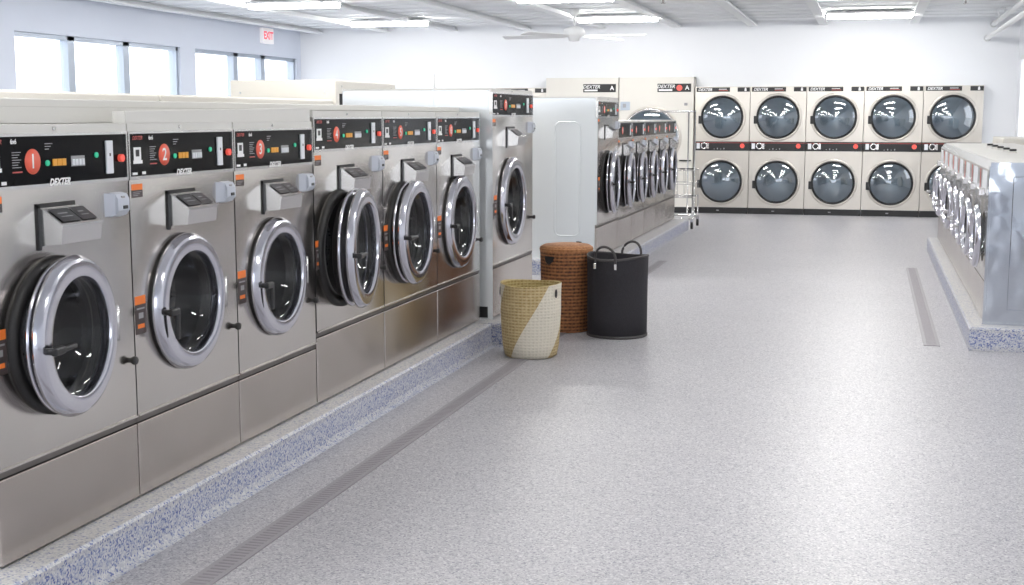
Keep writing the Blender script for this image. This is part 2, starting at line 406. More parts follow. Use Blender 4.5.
        for a0, a1 in ((.08, .55), (.58, .95)):
            xa, xb = dx0+(dx1-dx0)*a0, dx0+(dx1-dx0)*a1
            q.add([slope(xa, .10), slope(xb, .10), slope(xb, .85), slope(xa, .85)], [(0, 1, 2, 3)], 0)
            q.add([slope(xa+.02, .35, .004), slope(xb-.03, .35, .004), slope(xb-.03, .42, .004), slope(xa+.02, .42, .004)], [(0, 1, 2, 3)], 1)
            q.add([slope(xa+.02, .55, .004), slope(xb-.02, .55, .004), slope(xb-.02, .60, .004), slope(xa+.02, .60, .004)], [(0, 1, 2, 3)], 1)
        q.build('lid_label', ['label_pad', 'grey_print'], D)
        # coin / card box at the right edge
        cb0, cb1 = px(1)-.155, px(1)-.055; zc = p0-.118
        B = MB().prism([(0, zc-.002), (-.022, zc+.006), (-.034, zc+.022), (-.034, zc+.060), (-.024, zc+.078), (0, zc+.082)], 'x', cb0+.03, cb1, 0)
        B.add([(cb0, 0, zc+.002), (cb0+.03, -.022, zc+.006), (cb0+.03, -.024, zc+.078), (cb0, 0, zc+.082)], [(0, 1, 2, 3)], 0)
        B = B.build('card_reader', 'blue_plastic', r)
        MB().box(cb0+.060, cb1-.012, -.037, -.032, zc+.026, zc+.038, 0, bev=.002).build('reader_slot', 'black', B)
        MB().box(cb0+.055, cb1-.025, -.033, -.026, zc+.063, zc+.070, 0).build('reader_window', 'grey_print', B)
        # warning stickers and bump stop
        s_ = MB().box(px(0)+.018, px(0)+.088, -.0012, 0, p0-.036, p0-.015, 0).box(px(0)+.018, px(0)+.088, -.0012, 0, p0-.062, p0-.036, 1)
        for i in range(3): s_.box(px(0)+.026, px(0)+.080-.012*i, -.0018, -.001, p0-.044-.006*i, p0-.042-.006*i, 2)
        s_.build('warning_sticker', ['orange', 'dark_sticker', 'grey_print'], r)
        sx = max(px(0)+.012, cx-rr-.105); sx = min(sx, cx-rr-.078) if cx-rr-.078 > px(0)+.005 else px(0)+.006
        s_ = MB().box(sx, sx+.068, -.0012, 0, cz+.03, cz+.06, 0).box(sx, sx+.068, -.0012, 0, cz-.075, cz+.03, 1)
        s_.box(sx+.012, sx+.056, -.0018, -.001, cz-.055, cz-.040, 0).box(sx+.02, sx+.05, -.0018, -.001, cz-.02, cz+.0, 2)
        s_.box(sx+.008, sx+.060, -.0018, -.001, cz+.012, cz+.018, 2)
        s_.build('warning_sticker', ['orange', 'dark_sticker', 'grey_print'], r)
        MB().lathe([(.0005, -.030), (.013, -.030), (.016, -.02), (.009, -.008), (.009, 0)], 'y', (px(1)-.042, 0, cz-.155), 14).build('bump_stop', 'rubber', r)
    return r

LX, PZ = -2.464, .15
NEAR = 'numbered washers in the near left row'
W1 = dict(w=.78, top=1.325, kick=.272, p0=1.130, p1=1.297, depth=.85, group=NEAR)
ys = [3.235, 4.0125, 4.791]
labs = ['stainless front-load washer with red number 1 sticker, nearest the camera',
        'stainless front-load washer with red number 2 sticker, second in the left row',
        'stainless front-load washer with red number 3 sticker, third in the left row']
for i in range(3):
    washer(labs[i], (LX, ys[i]+.39, PZ), pi/2, door=((-.055, .662, .256, .190), (-.028, .662, .256, .191), (-.027, .662, .256, .191))[i], number=i+1,
           prot=(.046, .026, .026)[i], ajar=(R(5.8), 0, 0)[i], **W1)
W4 = dict(w=.89, top=1.375, kick=.318, p0=1.184, p1=1.344, depth=.85, group=NEAR)
labs = ['stainless washer with its chrome door swung partly open, fourth in the left row',
        'stainless washer with door ajar on a thick black gasket, fifth in the left row',
        'stainless washer with closed chrome door at the far end of the low left row']
for i in range(3):
    washer(labs[i], (LX, 5.575+.89*i+.445, PZ), pi/2, door=((-.125, .715, .29, .218), (-.100, .715, .29, .218), (-.035, .70, .292, .218))[i], number=i+4,
           prot=(.080, .062, .028)[i], ajar=(R(7.5), R(1.5), 0)[i], **W4)
washer('tall stainless washer standing higher behind the pale two-tone basket', (-2.40, 8.31+.545, PZ), pi/2, w=1.09, top=1.53, kick=.335, p0=1.345, p1=1.505,
       door=(-.085, .765, .305, .23), depth=1.05, number=7, side='enamel', prot=.028, group=NEAR)

# second row, beyond the aisle
ROW2 = 'washers of the second row beyond the baskets'
washer('tall washer with big embossed white side panel behind the brown and black baskets', (LX, 12.1+.52, PZ), pi/2, w=1.04, top=1.53, kick=.30, p0=1.335, p1=1.49,
       door=(-.05, .715, .31, .235), depth=1.05, number=8, side='enamel', prot=.065, ajar=R(4), group=ROW2, detail=2)
order = ['first', 'second', 'third', 'fourth', 'fifth']
for i in range(5):
    washer('low stainless washer, %s after the tall white-sided one in the second row' % order[i], (LX, 13.14+.82*i+.41, PZ), pi/2, w=.82, top=1.30, kick=.29, p0=1.12, p1=1.285,
           door=(-.05, .69, .285, .215), depth=.85, number=9+i, prot=.062-.006*i, ajar=R(4-.6*i), group=ROW2, detail=1)

# embossed pressings on the two exposed white side panels (parts of those machines)
def pressing(parent_name_loc, x, y0, y1, z0, z1, name='side_pressing', rr_=.05, mat='enamel'):
    pts = []
    for (cy, cz_, a0) in ((y1-rr_, z1-rr_, 0), (y0+rr_, z1-rr_, 90), (y0+rr_, z0+rr_, 180), (y1-rr_, z0+rr_, 270)):
        for k in range(6):
            a = R(a0+18*k); pts.append((x, cy+rr_*cos(a), cz_+rr_*sin(a)))
    return MB().tube(pts, .006, 8, 0, closed=True).build(name, mat, parent_name_loc)

for o in [o for o in bpy.data.objects if o.type == 'EMPTY']:
    if o['label'].startswith('tall washer'): pressing(o, -.52+.004, .17, .41, .22, 1.295, rr_=.055)
    if o['label'].startswith('tall stainless'):
        MB().box(-.545+.001, -.545+.0042, .40, .412, 0, 1.53).build('panel_seam', 'enamel', o)
        MB().box(-.545+.001, -.545+.0042, -.004, .03, -.02, 1.36).build('corner_trim', 'enamel', o)
        MB().box(-.5, .5, 1.05, 1.09, 1.15, 1.50).build('black_back_block', 'black', o)  # plain black block filling the space at the tall washer's back
        MB().box(-.5448, -.539, .03, .16, .01, .085).build('foot_void_patch', 'black', o)  # flat black patch painting the shade of the open void at the foot

# ------------------------------------------------------------------ right row of small washers
def small_washer(label, loc, rotz, w, ajar, first=False):
    r = thing('washing_machine', label, 'washing machine', loc, rotz, 'small washers in the right row')
    x0, x1 = -w/2+.004, w/2-.004; dep = .75; cz, rr, ri = .545, .212, .160
    b = MB(); b.plate_hole(x0, x1, .27, .80, 0, cz, ri+.01, 0, 0, depth=.05)
    sd = 2 if first else 1
    b.box(x0, x0+.015, .0506, dep, 0, 1.0395, 1); b.box(x1-.015, x1, .0506, dep, 0, 1.0395, sd)
    b.box(x0, x0+.01, .0006, .0506, .27, .80, 1); b.box(x1-.01, x1, .0006, .0506, .27, .80, sd); b.box(x1-.01, x1, .0206, .0506, 0, .27, sd)
    b.box(x0+.015, x1-.015, dep-.015, dep, 0, 1.04, 1)
    b.prism([(.0506, 1.04), (.0506, 1.055), (dep, 1.055), (dep, 1.04)], 'x', x0, x1, 3)
    b.build('body', ['steel', 'steel', 'steel_mirror', 'grey_top'], r)
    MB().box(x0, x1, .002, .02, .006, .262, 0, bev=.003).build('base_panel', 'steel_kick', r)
    MB().box(x0, x1, .012, .02, .262, .27, 0).build('base_channel', 'channel_steel', r)
    MB().prism([(0, .80), (0, 1.0), (.035, 1.05), (.05, 1.05), (.05, .80)], 'x', x0, x1, 0).build('control_panel', 'chrome_soft', r)
    MB().box(-.25, .10, -.002, 0, .84, .985, 0).build('panel_label', 'white_plastic', r); MB().box(x1-.034, x1-.026, -.003, 0, .83, .985, 0).build('red_stripe', 'red_print', r)
    MB().lathe([(ri+.02, .05), (ri+.05, .08), (ri+.05, .4), (.0005, .42)], 'y', (0, 0, cz), 32).build('drum', 'drum', r)
    d = MB().lathe([(ri, 0), (ri-.004, -.03), (ri+.006, -.036), (rr-.014, -.032), (rr, -.015), (rr, .0)], 'y', (-rr, 0, 0), 48, 0)
    d.lathe([(rr, .0), (rr-.03, .01), (ri, .0)], 'y', (-rr, 0, 0), 48, 1)
    dd = d.build('door', ['chrome', 'rubber'], r, (rr, -.03, cz), ajar)
    MB().lathe([(ri, -.01), (ri-.03, .03), (ri*.5, .07), (.0005, .08)], 'y', (-rr, 0, 0), 32).build('door_glass', 'glass', dd)
    MB().box(-2*rr-.01, -2*rr+.04, -.09, -.045, -.03, .0, 0, bev=.006).build('door_handle', 'chrome_soft', dd)
    MB().box(-.16, .04, -.05, 0, .815, .87, 0, bev=.008).build('detergent_dispenser', 'chrome_soft', r)
    return r

RX = .76
wr = .79
side_names = ['nearest the camera with mirror-bright end panel', 'second from the near end', 'third from the near end', 'fourth from the near end',
              'fifth from the near end', 'sixth from the near end', 'seventh from the near end', 'eighth, last before the far dryers']
for i in range(8):
    small_washer('small stainless washer on the right row, %s' % side_names[i], (RX, 8.95+wr*(i+.5), PZ), -pi/2, wr, R([2, 3, 2, 1, 5, 2, 4, 3][i]), i == 0)
for o in [o for o in bpy.data.objects if o.type == 'EMPTY' and 'mirror-bright' in o['label']]:
    q = MB().box(wr/2-.006, wr/2+.006, .135, .68, .10, .965, 0, bev=.005)
    q.box(wr/2-.004, wr/2+.0015, -.004, .75, .0, 1.053, 0)
    q.box(wr/2-.004, wr/2+.004, -.012, .006, .0, 1.03, 0, bev=.002)
    q.build('end_panel', 'steel_mirror', o)
# small dark lid grips behind the tops of the right row
for i in range(5):
    x, y = 1.10, 11.15+.52*i
    o = MB().box(x-.03, x+.03, y-.05, y+.05, 1.2101, 1.222, 0).box(x-.026, x+.026, y-.03, y+.03, 1.222, 1.24, 1, bev=.004).build('lid_grip', ['grey_top', 'black'])
    tag(o, 'small black lid grip on the right row tops, %s from the near end' % order[i], 'lid grip', 'black lid grips along the right row tops')

o = MB().box(1.46, 2.0, 15.9, 17.2, .06, 1.25, 0, bev=.01).box(1.48, 1.98, 15.92, 17.18, 0, .06, 1).box(1.452, 1.46, 15.95, 16.53, .12, 1.2, 0).box(1.452, 1.46, 16.57, 17.15, .12, 1.2, 0).build('storage_cabinet', ['cream', 'black'])
tag(o, 'cream cabinet standing behind the right washer row by the far wall', 'cabinet')

# ------------------------------------------------------------------ dryers on the far wall
DY = 20.45
def round_door(parent, cx, cz, rr, name='door', rim='black', face='steel_dryer'):
    d = MB().lathe([(rr-.030, -.018), (rr-.026, -.026), (rr-.013, -.030), (rr, -.02), (rr, .0)], 'y', (cx, 0, cz), 56, 0)
    d.lathe([(rr, -.003), (rr+.02, -.010), (rr+.035, -.003), (rr+.036, 0)], 'y', (cx, 0, cz), 56, 1)
    d.box(cx-rr-.035, cx-rr+.02, -.03, 0, cz-.10, cz+.02, 0, bev=.006)
    dd = d.build(name, [rim, face], parent)
    MB().lathe([(rr-.03, -.018), (rr-.07, -.045), (rr*.5, -.07), (.0005, -.075)], 'y', (cx, 0, cz), 48).build('door_glass', 'glass_dryer', dd)
    return dd
def dryer_stack(label, X, w=.842, group='stacked dryers in the far wall'):
    r = thing('stacked_dryer', label, 'dryer', (X, DY, .0), 0, group)
    x0, x1 = -w/2+.003, w/2-.003; rr = .325
    b = MB()
    for z0, z1, cz in ((.095, .968, .495), (1.112, 1.86, 1.482)):
        b.plate_hole(x0, x1, z0, z1, 0, cz, rr-.02, 0, 0, depth=.03)
    b.box(x0, x1, 0, .03, 1.86, 1.945, 0)
    b.box(x0, x0+.02, .03, .9, 0, 1.945, 0).box(x1-.02, x1, .03, .9, 0, 1.945, 0).box(x0, x1, .88, .9, 0, 1.945, 0).box(x0, x1, .03, .9, 1.925, 1.945, 0)
    b.box(x1-.10, x1-.09, -.006, 0, .14, .84, 0).box(x1-.10, x1-.09, -.006, 0, 1.15, 1.84, 0)
    b.build('cabinet', 'steel_dryer', r)
    for nm, cz in (('lower_drum', .495), ('upper_drum', 1.482)):
        MB().lathe([(rr, .03), (rr+.04, .06), (rr+.04, .7), (.04, .72), (.0005, .72)], 'y', (0, 0, cz), 40).build(nm, 'drum_light', r)
    round_door(r, 0, .495, rr, 'lower_door'); round_door(r, 0, 1.482, rr, 'upper_door')
    MB().box(x0, x1, -.004, .02, .0, .093, 0).box(x0+.36, x0+.40, -.006, -.003, .04, .055, 1).build('base_strip', ['black', 'grey_print'], r)
    c = MB().box(x0, x1, -.006, .02, .97, 1.11, 0).box(x0, x1, -.008, -.004, 1.088, 1.094, 2)
    for i in range(4): c.box(x0+.30+.05*i, x0+.315+.05*i, -.0075, -.005, .99, 1.0+.012*(i % 2), 1)
    C = c.build('control_strip', ['black', 'grey_print', 'red_print'], r)
    MB().box(x0+.035, x0+.085, -.012, -.006, 1.0, 1.085, 0).build('card_slot_plate', 'white_plastic', C)
    MB().lathe([(.0005, -.012), (.024, -.012), (.03, -.009), (.03, -.006)], 'y', (x0+.15, 0, 1.043), 20, 1).lathe([(.034, -.010), (.046, -.012), (.052, -.010), (.052, -.006)], 'y', (x0+.15, 0, 1.043), 24, 0).box(x0+.195, x0+.225, -.009, -.006, 1.0, 1.085, 0).build('dial', ['chrome_soft', 'black'], C)
    MB().cyl('y', (x1-.10, 0, 1.045), .036, -.014, -.006, 20).build('start_button', 'red_led', C)
    t = MB().box(x0+.02, x0+.53, -.003, 0, 1.868, 1.935, 0).mesh(text_mesh('DEXTER', .058, .3, .001), on_front(x0+.15, -.0045, 1.90), 1)
    t.box(x0+.36, x0+.50, -.004, -.002, 1.885, 1.892, 2); t.box(x0+.36, x0+.48, -.004, -.002, 1.905, 1.912, 1)
    t.build('brand_label', ['black', 'white_print', 'red_print'], r)
    t = MB().box(x1-.19, x1-.005, -.003, 0, 1.868, 1.935, 0).box(x1-.085, x1-.055, -.0045, -.002, 1.878, 1.912, 1)
    t.lathe([(.0005, -.0045), (.012, -.0045), (.012, -.003)], 'y', (x1-.07, 0, 1.918), 12, 1); t.build('instruction_label', ['black', 'white_print'], r)
    return r
dn = ['first stacked dryer of the far wall, left end beside the big single dryers', 'second stacked dryer from the left of the five on the far wall',
      'middle stacked dryer of the five on the far wall', 'fourth stacked dryer from the left on the far wall', 'last stacked dryer on the far wall, right end, partly behind small washers']
for i in range(5): dryer_stack(dn[i], -2.635+.844*(i+.5))
dryer_stack('stacked dryer left of the big single dryers, mostly hidden behind tall washers', -4.985-.43)

def big_dryer(label, X, w):
    r = thing('large_dryer', label, 'dryer', (X, DY-.09, 0), 0, 'large single dryers on the far wall')
    x0, x1 = -w/2+.003, w/2-.003; cx, cz, rr = -.08, 1.17, .45
    b = MB().plate_hole(x0, x1, .095, 1.84, cx, cz, rr-.02, 0, 0, depth=.03)
    b.box(x0, x1, 0, .03, 1.84, 2.095, 0)
    b.box(x0, x0+.02, .03, .98, 0, 2.095, 0).box(x1-.02, x1, .03, .98, 0, 2.095, 0).box(x0, x1, .96, .98, 0, 2.095, 0).box(x0, x1, .03, .98, 2.075, 2.095, 0)
    b.box(cx-rr-.06, x1-.13, -.008, 0, .60, .612, 0).box(x1-.13, x1-.118, -.008, 0, .60, 1.66, 0).box(x1-.07, x1-.06, -.008, 0, .15, 1.66, 0)
    b.build('cabinet', 'cream', r)
    MB().lathe([(rr, .03), (rr+.04, .06), (rr+.04, .8), (.0005, .82)], 'y', (cx, 0, cz), 40).build('drum', 'drum_light', r)
    round_door(r, cx, cz, rr, 'door', 'chrome_soft', 'steel_dryer')
    MB().box(x0, x1, -.004, .02, 0, .093).build('base_strip', 'black', r)
    t = MB().box(x1-.56, x1-.04, -.004, 0, 1.868, 1.995, 0).mesh(text_mesh('DEXTER', .075, .3, .001), on_front(x1-.43, -.006, 1.95), 1).box(x1-.54, x1-.33, -.006, -.003, 1.885, 1.91, 1)
    t.mesh(text_mesh('A', .09, 0, .002), on_front(x1-.10, -.006, 1.93), 1).build('brand_label', ['black', 'white_print'], r)
    if 'beside the stacked' in label: MB().cyl('y', (x1-.22, 0, 1.93), .045, -.012, -.004, 20).build('start_button', 'red_led', r)
    MB().box(x1-.17, x1-.06, -.01, 0, 1.60, 1.74, 0).box(x1-.14, x1-.09, -.013, -.009, 1.66, 1.70, 1).build('card_reader', ['cream', 'grey_print'], r)
    MB().box(x0+.02, x0+.17, -.012, 0, 1.59, 1.72, 0).box(x0+.06, x0+.11, -.016, -.01, 1.63, 1.69, 1).build('coin_meter', ['alu', 'grey_print'], r)
    MB().box(x1-.20, x1-.02, -.025, 0, .805, .825, 0).box(x1-.36, x1-.24, -.03, 0, .80, .83, 0).box(x1-.30, x1-.08, -.02, 0, .60, .618, 1).build('lint_door_handle', ['black', 'grey_top'], r)
    return r
big_dryer('cream large single dryer behind the second washer row, left of its twin', -4.40, 1.165)
big_dryer('cream large single dryer with half-hidden round window beside the stacked dryers', -3.225, 1.165)

# ------------------------------------------------------------------ things behind the left row
o = MB().box(-3.30, -2.60, 3.20, 8.24, 1.527, 1.556, 0, bev=.004).box(-3.29, -2.601, 3.21, 5.56, 1.477, 1.529, 0)
o = o.build('cable_raceway', 'grey_top'); tag(o, 'long grey sheet metal raceway lying along the left washer tops', 'raceway')
q = MB(); y0, y1 = 4.02, 5.56
q.add([(-2.47, y0, 1.4755), (-2.47, y1, 1.4755), (-2.47, y1, 1.536), (-2.47, y0, 1.516), (-2.52, y0, 1.4755), (-2.52, y1, 1.4755), (-2.52, y1, 1.536), (-2.52, y0, 1.516)],
      [(0, 1, 2, 3), (7, 6, 5, 4), (0, 4, 5, 1), (3, 2, 6, 7), (0, 3, 7, 4), (1, 5, 6, 2)])
o = q.build('trim_strip', 'grey_top'); tag(o, 'slightly tilted grey trim strip on top of washers 2 and 3', 'trim strip')
for i, (x, y) in enumerate(((-2.464, 3.60), (-2.464, 4.56), (-2.464, 5.25))):
    pass
def rear_unit(name, label, y0, y1, z1, cat):
    r = thing(name, label, cat, (-4.45, (y0+y1)/2, 0), 0)
    h = (y1-y0)/2-.006
    MB().box(-.45, .45, -h, h, .02, z1, 0, bev=.012).build('cabinet', 'cream', r)
    MB().box(-.43, .43, -h+.02, h-.02, 0, .02).build('foot', 'black', r)
    g = MB()
    for yy in (-h+.12, h-.12):
        for zz in (z1-.05, z1-.16): g.cyl('x', (.45, yy, zz), .008, 0, .004, 10)
    for xx in (-.36, .36): g.cyl('y', (xx, -h, z1-.10), .008, -.004, 0, 10)
    g.build('screw', 'chrome_soft', r)
    MB().box(-.456, -.45, -h+.03, h-.03, .3, z1-.03).build('front_panel', 'steel', r)
    return r
rear_unit('rear_washer', 'white machine top farther left in the rear row, under the windows', 5.2, 6.89, 1.625, 'washing machine')
rear_unit('rear_washer', 'white machine top in the rear row just left of the tall cream box', 6.9, 9.46, 1.625, 'washing machine')
rear_unit('rear_washer', 'tall cream box-shaped machine back rising behind washers 3 and 4', 9.5, 10.85, 1.78, 'washing machine')
o = MB().cyl('z', (-2.86, 8.5, 0), .008, 1.681, 1.78, 8).cyl('z', (-2.86, 8.5, 0), .02, 1.6805, 1.69, 12).build('vent_pipe', 'white_paint')
tag(o, 'thin white vent pipe standing on the tall washer top', 'pipe')

# ------------------------------------------------------------------ baskets
def wrap(fn, n, prof, mi=0, mb=None):
    """revolved wall with a height warp: fn(angle) -> dz factor applied towards the top"""
    mb = mb or MB(); vs = []; k = len(prof)
    for j in range(n):
        a = 2*pi*j/n
        for r, z, t in prof: vs.append((r*cos(a), r*sin(a), z+fn(a)*t))
    fs = [(j*k+i, j*k+i+1, ((j+1) % n)*k+i+1, ((j+1) % n)*k+i) for j in range(n) for i in range(k-1)]
    return mb.add(vs, fs, mi, True)

# two-tone basket, ears left and right, centre axis along world x for the ears
r = thing('laundry_basket', 'pale two-tone woven basket, cream diagonal band on tan, nearest on the floor', 'basket', (-2.022, 7.88, 0), 0, 'laundry baskets on the floor')
ear = lambda a: .014*(abs(cos(a))**2.2)
prof = [(.0005, .004, 0), (.145, .0, 0), (.165, .012, 0), (.178, .08, 0), (.186, .18, 0), (.190, .30, .1), (.190, .38, .5), (.192, .44, .9), (.193, .455, 1)]
wrap(ear, 72, prof).build('wall', 'basket_tan', r)
wrap(ear, 72, [(.193, .455, 1), (.187, .459, 1), (.182, .45, .95), (.178, .30, .1), (.165, .05, 0), (.0005, .03, 0)]).build('lining', 'basket_tan_in', r)
for s in (1, -1):
    a = R(-22) if s > 0 else R(188)
    pts = []
    for k in range(14):
        t = 2*pi*k/14; aa = a+.055*cos(t)*.6; pts.append((.1945*cos(aa), .1945*sin(aa), .41+.024*sin(t)))
    MB().tube(pts, .004, 6, 0, closed=True).build('handle_hole', 'basket_trim', r)

# brown lidded basket
r = thing('laundry_basket', 'brown wicker basket with a flat woven lid, between pale and black baskets', 'basket', (-2.035, 8.935, 0), 0, 'laundry baskets on the floor')
z0 = lambda a: 0.
wrap(z0, 72, [(.0005, .002, 0), (.165, 0, 0), (.172, .01, 0), (.176, .15, 0), (.180, .35, 0), (.184, .53, 0), (.186, .565, 0), (.18, .57, 0), (.172, .56, 0), (.168, .4, 0), (.16, .04, 0), (.0005, .03, 0)]).build('wall', 'basket_brown', r)
L_ = wrap(z0, 72, [(.188, .566, 0), (.190, .578, 0), (.184, .592, 0), (.16, .606, 0), (.10, .613, 0), (.0005, .616, 0)])
wrap(z0, 72, [(.188, .566, 0), (.150, .5665, 0), (.0005, .567, 0)], 0, L_).build('lid', 'basket_lid', r)
a = R(-118); q = MB(); ts = [.26*cos(pi*k/12) for k in range(13)]
arc = [(t, .535-.06*sin(pi*k/12)) for k, t in enumerate(ts)]
for k in range(12):
    (t0, za), (t1, zb_) = arc[k], arc[k+1]; rr_ = .1875
    q.add([(cos(a+t0)*rr_, sin(a+t0)*rr_, .535), (cos(a+t1)*rr_, sin(a+t1)*rr_, .535), (cos(a+t1)*rr_, sin(a+t1)*rr_, zb_), (cos(a+t0)*rr_, sin(a+t0)*rr_, za)], [(0, 1, 2, 3)], 0)
q.tube([(cos(a+t)*.188, sin(a+t)*.188, z) for t, z in arc], .005, 6, 1); q.build('handle_hole', ['black', 'basket_brown'], r)
a = R(70); MB().tube([(cos(a+t)*.10+.03, sin(a+t)*.12, .612) for t in (-.2, -.1, 0, .1, .2)], .006, 6).build('lid_hinge', 'rubber', r)

# black felt hamper
r = thing('laundry_basket', 'black felt hamper with two arched carry handles, right of the brown basket', 'basket', (-1.643, 8.80, 0), 0, 'laundry baskets on the floor')
sag = lambda a: .012*cos(2*a+.6)
wrap(sag, 72, [(.0005, .002, 0), (.197, 0, 0), (.205, .008, 0), (.206, .15, 0), (.207, .35, 0), (.210, .52, .6), (.2105, .548, 1), (.206, .552, 1), (.203, .54, 1), (.198, .3, 0), (.195, .02, 0), (.0005, .012, 0)]).build('wall', 'basket_black', r)
wrap(sag, 72, [(.2065, .538, 1), (.213, .540, 1), (.214, .552, 1), (.209, .556, 1), (.204, .552, 1)]).build('rim', 'basket_trim', r)
wrap(sag, 72, [(.205, .0, 0), (.210, .004, 0), (.210, .016, 0), (.206, .02, 0)]).build('base_trim', 'basket_trim', r)
for a in (R(256), R(72)):
    pts = []
    for k in range(15):
        t = pi*k/14; aa = a+.36*cos(t); rr_ = .213+.006*sin(t)
        pts.append((rr_*cos(aa), rr_*sin(aa), .545+.085*sin(t)))
    pts = [(.214*cos(a+.36), .214*sin(a+.36), .48)]+pts+[(.214*cos(a-.36), .214*sin(a-.36), .48)]
    h = MB().tube(pts, .0085, 8, 0)
    for s in (1, -1):
        aa = a+.36*s; h.box(.216*cos(aa)-.009, .216*cos(aa)+.009, .216*sin(aa)-.009, .216*sin(aa)+.009, .475, .515, 1, bev=.003)
    h.build('handle', ['basket_trim', 'chrome_soft'], r)

# ------------------------------------------------------------------ wire laundry cart at the far end of the second row
r = thing('laundry_cart', 'chrome wire laundry cart with hanging rail beside the second row end', 'cart', (-2.36, 17.75, 0), 0)
q = MB()
for s in (-.0, .09): q.tube([(s, -.05, .18), (s, -.05, 1.56)], .010, 8)
q.tube([(-.52, -.05, 1.56), (.10, -.05, 1.56)], .012, 8)
q.build('hanging_rail', 'chrome_soft', r)
q = MB()
for z in (.42, .60, .78): q.tube([(-.5, -.3, z), (.1, -.3, z), (.1, .3, z), (-.5, .3, z)], .006, 6, 0, closed=True)
for i in range(7):
    x = -.5+.1*i
    q.tube([(x, -.3, .78), (x, -.3, .42), (x, .3, .42), (x, .3, .78)], .003, 5)
for i in range(6):
    y = -.3+.12*i; q.tube([(-.5, y, .78), (-.5, y, .42), (.1, y, .42), (.1, y, .78)], .003, 5)
q.build('wire_basket', 'chrome_soft', r)
MB().box(-.07, .0, -.312, -.30, .795, .812).box(.02, .11, -.312, -.30, .795, .812).build('bumper_grip', 'black', r)
q = MB().tube([(-.5, -.3, .14), (.1, -.3, .14), (.1, .3, .14), (-.5, .3, .14)], .012, 8, 0, closed=True)
for x, y in ((-.5, -.3), (.1, -.3), (.1, .3), (-.5, .3)): q.tube([(x, y, .14), (x, y, .42)], .008, 6)
q.build('base_frame', 'chrome_soft', r)
for x, y in ((-.5, -.3), (.1, -.3), (.1, .3), (-.5, .3)):
    MB().cyl('x', (x, y, .05), .05, -.014, .014, 18, 0).box(x-.02, x+.02, y-.02, y+.02, .08, .14, 1).build('caster', ['rubber', 'chrome_soft'], r)
# shift cart casters: they are built in the cart frame already

# ------------------------------------------------------------------ plinths, floor, drains
def plinth(name, poly, cove=True):
    b = MB(); n = len(poly)
    b.prism(poly, 'z', .030, PZ-.030, 0).prism(poly, 'z', PZ-.030, PZ-.010, 2).prism(poly, 'z', 0, .030, 2)
    # rounded nosing, then the top, its colour paled for the light it reflects
    cxm = sum(p[0] for p in poly)/n; cym = sum(p[1] for p in poly)/n
    b2 = [(p[0]+(.010 if p[0] < cxm else -.010), p[1]+(.010 if p[1] < cym else -.010)) for p in poly]
    vs = [(x, y, PZ-.010) for x, y in poly]+[(x, y, PZ) for x, y in b2]
    b.add(vs, [(i, (i+1) % n, n+(i+1) % n, n+i) for i in range(n)], 2)
    b.add([(x, y, PZ) for x, y in b2], [tuple(range(n))], 1)
    if not cove: return struct(b.build(name, ['flake_blue', 'flake_lit_top', 'flake_mid']))
    out = [(p[0]+(-.030 if p[0] < cxm else .030), p[1]+(-.030 if p[1] < cym else .030)) for p in poly]
    mid = [(p[0]+(-.009 if p[0] < cxm else .009), p[1]+(-.009 if p[1] < cym else .009)) for p in poly]
    vs = [(x, y, .030) for x, y in poly]+[(x, y, .009) for x, y in mid]+[(x, y, .0008) for x, y in out]
    b.add(vs, [(k*n+i, (k+1)*n+i, (k+1)*n+(i+1) % n, k*n+(i+1) % n) for k in (0, 1) for i in range(n)], 2)
    return struct(b.build(name, ['flake_blue', 'flake_lit_top', 'flake_mid']))
plinth('trim_1', [(-3.45, -1.0), (-2.355, -1.0), (-2.355, 8.14), (-3.45, 8.14)])
plinth('trim_2', [(-3.55, 8.14), (-2.275, 8.14), (-2.275, 9.46), (-3.55, 9.46)])
plinth('trim_3', [(-3.60, 11.98), (-2.29, 11.98), (-2.29, 17.35), (-3.60, 17.35)], False)
plinth('trim_4', [(.66, 8.80), (1.62, 8.80), (1.62, 15.35), (.66, 15.35)], False)

X0, X1, Y0, Y1, ZC = -9.3, 2.05, -4.0, 21.6, 2.93
WY = 20.62                                   # far wall face
struct(MB().box(X0-.2, X1+.2, Y0-.2, Y1, -.1, 0).build('floor', 'floor'))
def drain(name, x, y0, y1, w, label):
    q = MB().box(x-w/2, x+w/2, y0, y1, .0005, .004, 0)
    n = int((y1-y0)/.028)
    for i in range(n):
        y = y0+.014+.028*i; q.box(x-w*.30, x+w*.30, y, y+.010, .004, .0046, 1)
    o = q.build(name, ['drain', 'drain_slot']); tag(o, label, 'drain cover')
drain('floor_drain', -2.045, 2.4, 13.5, .095, 'long narrow grey slotted drain in the floor along the left washers')
drain('floor_drain', .44, 8.9, 13.5, .105, 'shorter grey slotted drain strip in the floor along the right washers')

